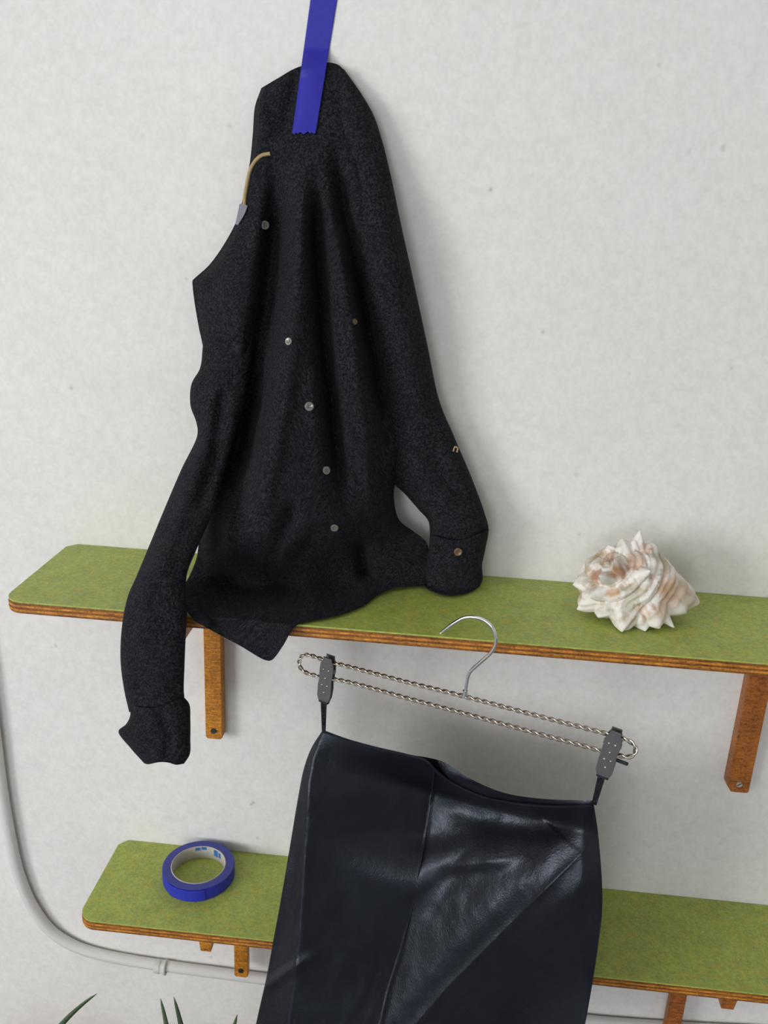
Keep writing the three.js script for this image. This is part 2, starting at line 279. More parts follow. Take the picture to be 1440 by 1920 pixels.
function patch({ left, right, top, bottom, nu, nv, z, thick, place = clothPoint, uvScale = 1, shelfClamp = true }) {
  const L = poly(left), R = poly(right), T = poly(top), B = poly(bottom);
  const c00 = L(0), c01 = L(1), c10 = R(0), c11 = R(1), front = [], back = [], uvs = [];
  for (let j = 0; j <= nv; j++) for (let i = 0; i <= nu; i++) {
    const u = i / nu, v = j / nv, l = L(v), r = R(v), t = T(u), b = B(u), q = [0, 1].map((k) => (1 - v) * t[k] + v * b[k] + (1 - u) * l[k] + u * r[k] - ((1 - u) * (1 - v) * c00[k] + u * (1 - v) * c10[k] + (1 - u) * v * c01[k] + u * v * c11[k]));
    const P = place(q[0], q[1], z(q[0], q[1], u, v)), d = P.clone().sub(EYE).normalize();
    let t0 = thick(u, v); const lim = (P.z - 0.002) / Math.max(1e-6, -d.z); t0 = Math.min(t0, Math.max(0.0003, lim));
    if (shelfClamp && P.y > YU - 0.001) { const ly = (P.y - YU - 0.0012) / Math.max(1e-6, -d.y), hit = P.clone().addScaledVector(d, ly); if (hit.z < DU + 0.002) t0 = Math.min(t0, Math.max(0.0003, ly)); }
    front.push(P); back.push(P.clone().addScaledVector(d, t0)); uvs.push([0, 0]);
  }
  const n = front.length, pos = [], uv = [], idx = [], W = nu + 1, mid = nu >> 1;      // uv: metres along the cloth
  for (let j = 0; j <= nv; j++) {
    const at = (i) => j * W + i;
    uvs[at(mid)][1] = j ? uvs[at(mid) - W][1] + front[at(mid)].distanceTo(front[at(mid) - W]) : 0;
    for (let i = mid + 1; i <= nu; i++) uvs[at(i)] = [uvs[at(i - 1)][0] + front[at(i)].distanceTo(front[at(i - 1)]), j ? uvs[at(i) - W][1] + front[at(i)].distanceTo(front[at(i) - W]) : 0];
    for (let i = mid - 1; i >= 0; i--) uvs[at(i)] = [uvs[at(i + 1)][0] - front[at(i)].distanceTo(front[at(i + 1)]), j ? uvs[at(i) - W][1] + front[at(i)].distanceTo(front[at(i) - W]) : 0];
  }
  for (const p of front) pos.push(p.x, p.y, p.z); for (const p of back) pos.push(p.x, p.y, p.z);
  for (let k = 0; k < 2; k++) for (const a of uvs) uv.push(a[0] + k * 0.31, a[1]);
  for (let j = 0; j < nv; j++) for (let i = 0; i < nu; i++) {
    const a = j * W + i, b = a + 1, c = a + W, d = c + 1;
    idx.push(a, c, b, b, c, d, n + a, n + b, n + c, n + b, n + d, n + c);
  }
  const side = (a, b) => idx.push(a, b, n + a, b, n + b, n + a);
  for (let i = 0; i < nu; i++) { side(i, i + 1); side(nv * W + i + 1, nv * W + i); }
  for (let j = 0; j < nv; j++) { side((j + 1) * W, j * W); side(j * W + nu, (j + 1) * W + nu); }
  const g = new THREE.BufferGeometry();
  g.setAttribute('position', new THREE.Float32BufferAttribute(pos, 3)); g.setAttribute('uv', new THREE.Float32BufferAttribute(uv, 2)); g.setIndex(idx); g.computeVertexNormals();
  return g;
}
const ZS = 1.12, shelfZ = (px, py, h = 0.005) => [px, py, atY(px, py, YU + h).z / ZS];

// ------------------------------------------------------------------ the black shirt
const torsoBase = rbf([
  [490, 165, 0.020], [545, 132, 0.016], [600, 117, 0.012], [650, 135, 0.012], [690, 200, 0.014], [575, 245, 0.034], [510, 240, 0.032], [640, 240, 0.03],
  [470, 300, 0.030], [545, 350, 0.055], [640, 350, 0.05], [440, 420, 0.030], [362, 525, 0.026], [430, 520, 0.05], [520, 520, 0.07], [600, 520, 0.072], [690, 560, 0.05],
  [365, 600, 0.030], [380, 690, 0.040], [470, 700, 0.078], [600, 700, 0.088], [725, 740, 0.055],
  [382, 900, 0.075], [470, 880, 0.108], [600, 880, 0.104], [750, 900, 0.042],
  [374, 1000, 0.095], [450, 1000, 0.128], [560, 1000, 0.122], [640, 1000, 0.098], [760, 985, 0.036], [800, 1016, 0.030],
  [430, 1045, 0.128], [530, 1045, 0.122],
  shelfZ(350, 1082, 0.02), shelfZ(340, 1110, 0.012), shelfZ(430, 1092), shelfZ(520, 1092), shelfZ(600, 1090, 0.012), shelfZ(640, 1080, 0.012), shelfZ(420, 1130), shelfZ(520, 1135), shelfZ(600, 1130),
  [365, 1163, 0.182], [400, 1185, 0.184], [505, 1240, 0.187], [470, 1185, 0.184], [552, 1176, 0.181],
  shelfZ(600, 1160), shelfZ(650, 1148), shelfZ(690, 1130), shelfZ(712, 1114), shelfZ(740, 1104), shelfZ(795, 1098),
].map(([x, y, z]) => [x, y, z * ZS]));
const torsoFolds = [
  fold([[520, 255], [518, 420], [503, 560], [478, 700], [448, 840], [420, 960], [405, 1030]], -0.044, 22, 32, 0.3),
  fold([[592, 300], [596, 480], [606, 620], [622, 760], [636, 900], [648, 985]], -0.042, 17, 15, 0.3),
  fold([[625, 250], [646, 400], [688, 600], [714, 740], [738, 880]], -0.036, 16, 15, 0.3),
  fold([[560, 330], [557, 480], [548, 640], [530, 760], [505, 880], [480, 990]], 0.012, 24, 22),
  fold([[640, 360], [655, 560], [672, 720], [690, 860], [700, 980]], 0.012, 18, 18),
  fold([[560, 930], [530, 1000], [508, 1060]], -0.014, 18, 20, 0.35),
  fold([[668, 1005], [680, 1050], [690, 1092]], -0.022, 15, 13, 0.3),
  fold([[600, 1000], [560, 1040], [540, 1066]], -0.008, 20, 16, 0.4),
  fold([[440, 470], [430, 560], [425, 640]], 0.008, 26, 30),
  fold([[430, 900], [425, 980], [428, 1060]], 0.010, 14, 16),
  fold([[485, 190], [500, 260]], 0.006, 14, 14),
  fold([[560, 130], [545, 200], [530, 260]], -0.006, 14, 14),
  fold([[360, 1120], [372, 1150], [395, 1176]], 0.008, 16, 12),
];
const torsoZ = (px, py) => torsoBase(px, py) + ZS * torsoFolds.reduce((s, f) => s + f(px, py), 0) + 0.0022 * (fbm(px / 28, py / 60, 3) - 0.5);
const shirt = thing('shirt', 'black long sleeved buttoned shirt hung on the wall by blue tape', 'shirt');
const torsoLeft = [[490, 165], [478, 200], [474, 250], [469, 300], [459, 355], [444, 412], [420, 458], [392, 497], [368, 519], [361, 526], [361, 535], [364, 562], [372, 610], [382, 660], [388, 740], [388, 820], [384, 900], [374, 990], [369, 1044], [355, 1080], [341, 1108], [346, 1138], [364, 1164]];
const torsoTop = [[490, 165], [522, 146], [556, 127], [600, 117], [635, 122], [654, 146]];
const torsoRight = [[654, 146], [690, 250], [705, 400], [735, 560], [755, 700], [765, 820], [748, 885], [739, 918], [743, 962], [752, 979], [775, 996], [800, 1018], [806, 1060], [800, 1098]];
const torsoBottom = [[364, 1164], [400, 1184], [452, 1212], [498, 1238], [509, 1238], [530, 1212], [552, 1176], [572, 1166], [606, 1160], [650, 1149], [685, 1134], [710, 1115], [740, 1103], [770, 1101], [800, 1098]];
{
  const edge = (u) => Math.min(u, 1 - u);
  const g = patch({ left: torsoLeft, right: torsoRight, top: torsoTop, bottom: torsoBottom, nu: 150, nv: 330,
    z: (x, y, u, v) => torsoZ(x, y) - 0.014 * Math.pow(1 - smooth(0, 0.07, edge(u)), 2) * (1 - smooth(0.8, 0.9, v)) - 0.006 * Math.pow(1 - smooth(0, 0.03, v), 2),
    thick: (u, v) => 0.002 + 0.022 * smooth(0, 0.12, edge(u)) * smooth(0, 0.06, v) * (1 - smooth(0.86, 0.93, v)) });
  mesh('body', g, M.cloth, shirt);

  // sleeve that hangs in front of the shelf
  const tube = (base, bulge, p = 0.5) => (x, y, u, v) => ZS * base(v) + bulge(v) * Math.pow(Math.max(0, 1 - (2 * u - 1) ** 2), p);
  const lerpTable = (t) => (v) => { for (let i = 1; i < t.length; i++) if (v <= t[i][0]) { const f = (v - t[i - 1][0]) / (t[i][0] - t[i - 1][0]); return t[i - 1][1] + (t[i][1] - t[i - 1][1]) * f * f * (3 - 2 * f); } return t[t.length - 1][1]; };
  const hangFolds = [fold([[410, 700], [380, 850], [330, 980], [290, 1100]], 0.006, 18, 18), fold([[300, 1010], [268, 1120], [262, 1220]], 0.004, 14, 18), fold([[250, 1290], [300, 1302], [340, 1290]], -0.005, 10, 10), fold([[420, 720], [404, 850], [372, 960]], -0.008, 14, 14)];
  const hz = tube(lerpTable([[0, 0.02], [0.1, 0.045], [0.28, 0.075], [0.42, 0.10], [0.55, 0.142], [0.66, 0.180], [0.76, 0.190], [1, 0.190]]), lerpTable([[0, 0.01], [0.2, 0.022], [1, 0.024]]));
  mesh('sleeve', patch({ left: [[384, 590], [380, 650], [375, 690], [359, 720], [357, 760], [368, 792], [370, 815], [340, 880], [310, 950], [281, 1020], [256, 1080], [239, 1120], [228, 1180], [226, 1240], [233, 1295], [242, 1335]], right: [[480, 560], [474, 650], [456, 760], [428, 860], [399, 960], [367, 1034], [350, 1080], [351, 1150], [348, 1200], [346, 1250], [345, 1300], [350, 1330]],
    top: [[384, 590], [430, 565], [480, 560]], bottom: [[242, 1335], [295, 1340], [350, 1330]], nu: 50, nv: 190,
    z: (x, y, u, v) => hz(x, y, u, v) + hangFolds.reduce((s, f) => s + f(x, y), 0) + 0.003 * (fbm(x / 24, y / 40, 5) - 0.5), thick: (u, v) => 0.002 + 0.018 * Math.pow(Math.sin(Math.PI * u), 0.6) * smooth(0.5, 0.7, v), shelfClamp: false,
    place: (x, y, z) => atZ(x, y, z) }), M.cloth, shirt);
  const cz = tube(() => 0.190, () => 0.027, 0.4);
  mesh('cuff', patch({ left: [[243, 1322], [244, 1342], [236, 1358], [222, 1371], [244, 1402], [270, 1431]], right: [[344, 1306], [355, 1320], [357, 1350], [357, 1385], [356, 1414], [345, 1432]], top: [[243, 1322], [290, 1326], [344, 1306]], bottom: [[270, 1431], [276, 1433], [300, 1429], [316, 1430], [330, 1434], [345, 1432]], nu: 44, nv: 40,
    z: (x, y, u, v) => cz(x, y, u, v) + 0.003 * (fbm(x / 20, y / 20, 8) - 0.5) + fold([[300, 1330], [318, 1380], [312, 1432]], -0.004, 10, 10)(x, y), thick: (u) => 0.002 + 0.022 * Math.pow(Math.sin(Math.PI * u), 0.6), place: (x, y, z) => atZ(x, y, z) }), M.cloth, shirt);

  // sleeve that comes to rest on the shelf
  const rz = tube(lerpTable([[0, 0.006], [0.1, 0.012], [0.4, 0.024], [0.7, 0.022], [1, 0.032]]), lerpTable([[0, 0.01], [0.15, 0.026], [0.4, 0.036], [0.75, 0.030], [1, 0.032]]));
  const restFolds = [fold([[690, 300], [730, 480], [770, 680], [800, 830]], 0.004, 24, 24), fold([[800, 820], [840, 900], [870, 960]], -0.004, 16, 16), fold([[745, 830], [800, 900], [860, 940]], 0.004, 14, 14)];
  mesh('sleeve', patch({ left: [[630, 128], [632, 250], [652, 400], [694, 600], [720, 760], [735, 880], [740, 908], [757, 924], [786, 957], [803, 977], [806, 1005], [806, 1030]], right: [[645, 130], [675, 172], [700, 215], [716, 262], [733, 330], [754, 430], [774, 520], [800, 640], [824, 752], [850, 815], [884, 895], [908, 960], [916, 992], [910, 1030]],
    top: [[630, 128], [637, 127], [645, 130]], bottom: [[806, 1030], [855, 1036], [910, 1030]], nu: 46, nv: 220,
    z: (x, y, u, v) => rz(x, y, u, v) + restFolds.reduce((s, f) => s + f(x, y), 0) + 0.003 * (fbm(x / 26, y / 50, 6) - 0.5), thick: (u, v) => 0.002 + 0.02 * Math.pow(Math.sin(Math.PI * u), 0.6) * smooth(0.1, 0.3, v) }), M.cloth, shirt);
  const kz = tube(() => 0.032, (v) => 0.038 - 0.004 * v, 0.4);
  mesh('cuff', patch({ left: [[806, 1002], [804, 1030], [797, 1065], [790, 1094]], right: [[917, 992], [910, 1030], [904, 1060], [905, 1086], [900, 1099]], top: [[806, 1002], [860, 1012], [917, 992]], bottom: [[790, 1094], [808, 1108], [840, 1117], [868, 1114], [886, 1108], [900, 1099]], nu: 44, nv: 36,
    z: (x, y, u, v) => kz(x, y, u, v) + 0.003 * (fbm(x / 20, y / 20, 2) - 0.5), thick: (u) => 0.002 + 0.02 * Math.pow(Math.sin(Math.PI * u), 0.6) }), M.cloth, shirt);

  // buttons down the front, the brown ones and the neck trim
  const prof = [[0, -0.0012], [0.0044, -0.0012], [0.0052, -0.0004], [0.0052, 0.0006], [0.0044, 0.0014], [0.0034, 0.0008], [0, 0.0004]].map((a) => new THREE.Vector2(...a));
  const bg = new THREE.LatheGeometry(prof, 22); bg.rotateX(Math.PI / 2);
  const eye = new THREE.CylinderGeometry(0.0006, 0.0006, 0.0004, 8); eye.rotateX(Math.PI / 2);
  const button = (px, py, mat, s, zf) => {
    const m = mesh('button', bg, mat, shirt), p = clothPoint(px, py, zf(px, py) + 0.0025), e = 6;
    const du = clothPoint(px + e, py, zf(px + e, py)).sub(clothPoint(px - e, py, zf(px - e, py))), dv = clothPoint(px, py - e, zf(px, py - e)).sub(clothPoint(px, py + e, zf(px, py + e)));
    m.position.copy(p); m.quaternion.setFromUnitVectors(V(0, 0, 1), du.cross(dv).normalize().lerp(V(0, 0.2, 1).normalize(), 0.5).normalize()); m.scale.setScalar(s);
    for (const [a, b] of [[1, 1], [-1, 1], [1, -1], [-1, -1]]) { const h = mesh('thread_hole', eye, M.rubber, m); h.position.set(a * 0.0012, b * 0.0012, 0.0009); }
  };
  for (const [x, y, s] of [[497, 422, 1], [541, 640, 0.85], [580, 762, 1.05], [612, 882, 0.95], [627, 990, 0.9]]) button(x, y, M.button, s, torsoZ);
  button(665, 603, M.buttonBrown, 0.65, torsoZ);
  button(859, 1035, M.buttonBrown, 1.0, (x, y) => kz(x, y, 0.5, 0.3) + 0.002);
  const trim = new THREE.CatmullRomCurve3([[507, 288], [490, 292], [477, 304], [468, 322], [463, 345], [459, 368], [458, 384]].map(([a, b]) => atZ(a, b, torsoZ(a, b) + 0.0005)));
  mesh('neck_trim', new THREE.TubeGeometry(trim, 60, 0.0022, 8), M.thread, shirt).userData.label = 'tan braided neck trim';
  const tagG = patch({ left: [[449, 382], [446, 398], [441, 420]], right: [[464, 386], [459, 400], [446, 422]], top: [[449, 382], [457, 383], [464, 386]], bottom: [[441, 420], [443, 421], [446, 422]], nu: 6, nv: 10, z: (x, y) => torsoZ(x, y) + 0.003, thick: () => 0.0008 });
  mesh('care_label', tagG, M.label, shirt).userData.label = 'pale grey woven label';
  const loop = new THREE.CatmullRomCurve3([[850, 846], [853, 838], [858, 840], [857, 848]].map(([a, b]) => atZ(a, b, 0.052)));
  mesh('thread_loop', new THREE.TubeGeometry(loop, 16, 0.0011, 6), M.thread, shirt);
}

// ------------------------------------------------------------------ strip of blue tape that holds it
{
  const N = 90, K = 12, pos = [], uv = [], idx = [], surf = (px, py) => { const t = smooth(88, 128, py); return (1 - t) * 0.0012 + t * (Math.max(0.006, torsoZ(px, Math.max(py, 122))) + 0.0022); };
  for (let s = 0; s < 2; s++) for (let j = 0; j <= N; j++) for (let i = 0; i <= K; i++) {
    const v = j / N, u = i / K, py0 = -110 + v * (249 + 110), l = 582 - 34 * py0 / 248, r = 632 - 40 * py0 / 248;
    const tear = j === N ? [0, 3, -1, 2, -2, 1, 3, 0, -3, 1, -1, 2, 0][i] : 0, px = l + (r - l) * u, py = py0 + tear;
    const p = atZ(px, py, surf(px, py) + (s ? -0.0005 : 0)); pos.push(p.x, p.y, p.z); uv.push(u * 0.028, v * 0.2);
  }
  const W = K + 1, n = (N + 1) * W;
  for (let j = 0; j < N; j++) for (let i = 0; i < K; i++) { const a = j * W + i, b = a + 1, c = a + W, d = c + 1; idx.push(a, c, b, b, c, d, n + a, n + b, n + c, n + b, n + d, n + c); }
  const side = (a, b) => idx.push(a, b, n + a, b, n + b, n + a);
  for (let i = 0; i < K; i++) { side(i, i + 1); side(N * W + i + 1, N * W + i); }
  for (let j = 0; j < N; j++) { side((j + 1) * W, j * W); side(j * W + K, (j + 1) * W + K); }
  const g = new THREE.BufferGeometry(); g.setAttribute('position', new THREE.Float32BufferAttribute(pos, 3)); g.setAttribute('uv', new THREE.Float32BufferAttribute(uv, 2)); g.setIndex(idx); g.computeVertexNormals();
  tag(mesh('tape_strip', g, M.tape), 'strip of violet-blue masking tape holding the black shirt to the wall', 'tape');
}

// ------------------------------------------------------------------ wire hanger hooked on the shelf edge
const YAW = 18.7 * Math.PI / 180, HY = 0.967, HC = V(0.0352, HY, 0.1976), HU = V(Math.cos(YAW), 0, Math.sin(YAW)), HN = V(-Math.sin(YAW), 0, Math.cos(YAW));
const onPlane = (px, py) => { const d = dirOf(px, py), t = HC.clone().sub(EYE).dot(HN) / d.dot(HN); return EYE.clone().addScaledVector(d, t); };
const local = (px, py) => { const p = onPlane(px, py).sub(HC); return V(p.dot(HU), p.y, 0); };
{
  const h = thing('clip_hanger', 'twisted wire clip hanger with chrome hook resting on the shelf edge', 'hanger', HC.toArray()); h.rotation.y = -YAW;
  const hook = new THREE.CatmullRomCurve3([[872, 1303], [875, 1282], [880, 1262], [897, 1245], [920, 1224], [929, 1208], [929, 1192], [922, 1175], [908, 1163], [893, 1158], [872, 1158], [852, 1168], [838, 1178], [827, 1187]].map(([a, b]) => local(a, b)), false, 'centripetal');
  // the tip touches the shelf top
  mesh('hook', new THREE.TubeGeometry(hook, 120, 0.0021, 12), M.chrome, h);
  const tipBall = new THREE.SphereGeometry(0.0022, 12, 8); const tb = mesh('hook_tip', tipBall, M.chrome, h); tb.position.copy(hook.getPointAt(1));
  const ferrule = new THREE.CylinderGeometry(0.0030, 0.0030, 0.009, 12); mesh('ferrule', ferrule, M.chrome, h).position.copy(local(872, 1301));
  const loopPts = [[590, 1266], [574, 1261], [563, 1251], [561, 1240], [566, 1230], [578, 1228], [615, 1240], [655, 1250], [760, 1278], [872, 1306], [1000, 1340], [1100, 1366], [1150, 1379], [1172, 1386], [1186, 1394], [1192, 1404], [1188, 1415], [1178, 1419], [1150, 1414], [1100, 1400], [1000, 1373], [872, 1338], [760, 1308], [655, 1279], [590, 1266]].map(([a, b]) => local(a, b));
  loopPts.pop(); const path = new THREE.CatmullRomCurve3(loopPts, true, 'centripetal'); path.arcLengthDivisions = 1000;
  class Helix extends THREE.Curve { constructor(ph) { super(); this.ph = ph; } getPoint(t, o = V()) { const p = path.getPointAt(t % 1), a = path.getTangentAt(t % 1), b = V(0, 0, 1).cross(a).normalize(), w = t * 2 * Math.PI * 44 + this.ph; return o.copy(p).addScaledVector(b, 0.0016 * Math.cos(w)).addScaledVector(V(0, 0, 1), 0.0016 * Math.sin(w)); } }
  for (const ph of [0, Math.PI]) mesh('twisted_wire', new THREE.TubeGeometry(new Helix(ph), 1100, 0.0013, 7, true), M.wire, h);
  const clip = (px0, py0, px1, py1, lever) => {
    const a = local(px0, py0), b = local(px1, py1), len = a.distanceTo(b);
    const c = new THREE.Group(); c.name = 'clip'; h.add(c); c.position.copy(a); c.rotation.z = Math.atan2(b.x - a.x, a.y - b.y);
    for (const s of [1, -1]) {
      const sh = new THREE.Shape(); const w = 0.009, e = [[-0.6, 0.06], [-0.62, 0], [-0.95, -0.1], [-1.0, -0.3], [-0.92, -0.5], [-1.05, -0.62], [-1.0, -0.9], [-0.75, -1.0], [0.75, -1.0], [0.95, -0.9], [1.0, -0.68], [0.88, -0.5], [1.0, -0.3], [0.95, -0.1], [0.62, 0], [0.6, 0.06]];
      e.forEach(([x, y], i) => (i ? sh.lineTo(x * w, y * len) : sh.moveTo(x * w, y * len))); sh.closePath();
      const g = new THREE.ExtrudeGeometry(sh, { depth: 0.0012, bevelEnabled: true, bevelSize: 0.0004, bevelThickness: 0.0004, bevelSegments: 1 }); g.translate(0, 0, s > 0 ? 0.0034 : -0.0046);
      const j = mesh('jaw', g, M.clip, c); j.rotation.x = s * 0.03;
      for (const [x, y] of [[-0.4, -0.22], [0.4, -0.22], [0, -0.42], [-0.4, -0.6], [0.4, -0.6], [0, -0.78]]) { const r = new THREE.SphereGeometry(0.0016, 8, 6); const m = mesh('rivet', r, M.wire, j); m.position.set(x * w, y * len, s * 0.005); }
    }
    const sp = new THREE.CylinderGeometry(0.0032, 0.0032, 0.02, 14); sp.rotateZ(Math.PI / 2); mesh('spring', sp, M.clip, c).position.set(0, -0.25 * len, 0);
    if (lever) { const lv = rbox(-0.004, 0.014, -0.0022, 0.0022, -0.0015, 0.0015); mesh('lever', lv, M.rubber, c).position.set(0.008, -0.62 * len, -0.004); }
    const grip = rbox(-0.007, 0.007, -0.006, 0.0, -0.0028, 0.0028); mesh('grip_pad', grip, M.rubber, c).position.set(0, -0.97 * len, 0);
    return c;
  };
  clip(617, 1236, 608, 1312); clip(1155, 1374, 1131, 1452, true);
}

// ------------------------------------------------------------------ the black skirt
{
  const skirt = thing('skirt', 'glossy black panelled skirt hanging from the wire clip hanger', 'skirt');
  const seam = [[812, 1440], [806, 1500], [797, 1560], [784, 1630], [768, 1710], [750, 1780], [728, 1850], [712, 1920], [700, 2010]];
  const crease = [[606, 1372], [588, 1420], [580, 1470], [574, 1560], [568, 1650], [562, 1740], [553, 1830], [540, 1920], [530, 2010]];
  const xAt = (pl, y) => { for (let i = 1; i < pl.length; i++) if (y <= pl[i][1]) { const f = (y - pl[i - 1][1]) / (pl[i][1] - pl[i - 1][1]); return pl[i - 1][0] + (pl[i][0] - pl[i - 1][0]) * Math.max(0, f); } return pl[pl.length - 1][0]; };
  const ridge = [[1180, 1480], [1135, 1545], [1090, 1600], [1010, 1680], [920, 1770], [840, 1850], [780, 1920], [640, 2080]];
  const upper = fold([[775, 1626], [860, 1619], [930, 1612], [1000, 1596]], 0.009, 18, 46, 0.45);
  const waist = fold([[815, 1500], [900, 1535], [1000, 1550], [1090, 1545]], -0.006, 24, 30, 0.2);
  const wrinkle = fold([[480, 1862], [540, 1822], [600, 1785]], 0.0028, 9, 11, 0.2);
  const S0 = onPlane(605, 1372).z, S1 = (onPlane(1113, 1506).z - S0) / 508;
  const sag = (x, y) => { const k = clamp((x - 560) / 550, 0, 1); return S0 + (x - 605) * S1 + (y - 1372 - 0.26 * (x - 605)) * (0.00018 - 0.00003 * k); };
  const soften = (a, b, w) => { const h = clamp(0.5 + 0.5 * (a - b) / w, 0, 1); return b + (a - b) * h + w * h * (1 - h); };     // smooth maximum
  const tent = (x, y) => { const [d, t] = near(ridge, x, y), q = d > 0 ? 1 - d / 230 : 1 + d / 150; return 0.074 * smooth(0.0, 0.36, t) * (soften(q, 0, 0.3) - 0.16 * Math.exp(-((d / 32) ** 2))); };
  const zf = (x, y) => {
    const cx = xAt(crease, y), sx = xAt(seam, y), lean = 0.012 * smooth(1640, 1900, y), low = smooth(1366, 1440, y - 0.25 * Math.max(0, x - 605));
    let z = sag(x, y) + 0.012 * smooth(1370, 1500, y);
    if (x < cx) z -= (cx - x) * 0.0005;
    if (x < sx) z -= low * (0.088 + lean - tent(sx, y)) * clamp((x - cx) / (sx - cx), 0, 1);
    else z += low * (tent(x, y) - 0.085 - lean + 0.03 * smooth(960, 1120, x) - 0.003 * (1 - smooth(sx, sx + 10, x)));
    z += upper(x, y) + waist(x, y) + wrinkle(x, y) - 0.01 * smooth(1090, 1128, x) * smooth(1500, 1540, y);
    z += 0.0035 * (fbm(x / 60, y / 90, 4) - 0.5) + 0.0012 * (fbm(x / 22, y / 30, 9) - 0.5);
    return soften(z, DL + 0.011, 0.012 * smooth(1600, 1700, y) + 1e-5) * smooth(1560, 1680, y) + z * (1 - smooth(1560, 1680, y));
  };
  const place = (x, y, z) => atZ(x, y, z);
  const left = [[605, 1369], [584, 1402], [570, 1440], [558, 1500], [548, 1560], [538, 1620], [526, 1690], [513, 1760], [500, 1830], [480, 1920], [464, 2010]];
  const right = [[1113, 1506], [1120, 1550], [1125, 1600], [1129, 1660], [1129, 1710], [1122, 1770], [1113, 1830], [1101, 1900], [1080, 2010]];
  mesh('front_panel', patch({ left, right, top: [[605, 1369], [650, 1386], [700, 1400], [760, 1414], [795, 1424], [818, 1444], [850, 1468], [900, 1491], [960, 1504], [1040, 1513], [1113, 1515]].map(([x, y], i, a) => i === a.length - 1 ? [1113, 1506] : [x, y]), bottom: [[464, 2010], [700, 2040], [1080, 2010]], nu: 190, nv: 190, z: zf, thick: () => 0.0016, place, shelfClamp: false }), M.skirt, skirt);
  mesh('back_panel', patch({ left: left.map(([x, y]) => [x + 4, y + 1]), right: right.map(([x, y]) => [x - 2, y - 5]), top: [[609, 1370], [700, 1402], [760, 1414], [800, 1420], [830, 1428], [880, 1459], [940, 1485], [1010, 1497], [1111, 1501]], bottom: [[468, 2011], [700, 2041], [1078, 2005]], nu: 70, nv: 70,
    z: (x, y, u, v) => { const e = Math.min(u, 1 - u), q = (0.004 + 0.022 * smooth(0, 0.3, e)) * (1 - 0.75 * smooth(0.2, 0.5, v)); return Math.min(Math.max(sag(x, y) - q - (x < xAt(crease, y) ? (xAt(crease, y) - x) * 0.0005 : 0), atZ(x, y, 0.15).y < YL + 0.06 ? DL + 0.004 : 0), zf(x, y) - 0.003); }, thick: () => 0.0014, place, shelfClamp: false }), M.skirt, skirt);
  const strip = (pts, r, name, dz = 0.001) => mesh(name, new THREE.TubeGeometry(new THREE.CatmullRomCurve3(pts.map(([a, b]) => atZ(a, b, zf(a, b) + dz))), 120, r, 7), M.skirt, skirt);
  strip([[606, 1371], [650, 1387], [700, 1401], [760, 1415], [795, 1425], [818, 1445], [850, 1469], [900, 1492], [960, 1505], [1040, 1512], [1110, 1510]], 0.0016, 'waist_binding');
  strip(seam.slice(0, 9).map(([x, y]) => [x + 2, y + 3]), 0.0011, 'seam', 0.0006);
  // narrow hanging loops that run up into the clips
  const ribbon = (px0, py0, px1, py1, z1, w0, w1) => {
    const a = onPlane(px0, py0), b = atZ(px1, py1, z1), pos = [], idx = [], n = 10;
    for (let j = 0; j <= n; j++) { const t = j / n, p = a.clone().lerp(b, t), w = w0 + (w1 - w0) * t; for (const [x, z] of [[-1, 1], [1, 1], [1, -1], [-1, -1]]) { const q = p.clone().addScaledVector(HU, x * w / 2).addScaledVector(HN, z * 0.0009); pos.push(q.x, q.y, q.z); } }
    for (let j = 0; j < n; j++) for (let k = 0; k < 4; k++) { const A = j * 4 + k, B = j * 4 + (k + 1) % 4; idx.push(A, A + 4, B, B, A + 4, B + 4); }
    idx.push(0, 1, 2, 0, 2, 3); const e = n * 4; idx.push(e, e + 2, e + 1, e, e + 3, e + 2);
    let g = new THREE.BufferGeometry(); g.setAttribute('position', new THREE.Float32BufferAttribute(pos, 3)); g.setIndex(idx); g = toCreasedNormals(g, 0.6); mesh('hanging_loop', metreUV(g), M.cloth, skirt);
  };
  ribbon(607, 1314, 607, 1374, zf(607, 1374), 0.008, 0.0045); ribbon(1129, 1452, 1114, 1508, zf(1110, 1510) + 0.001, 0.0085, 0.0055);
}

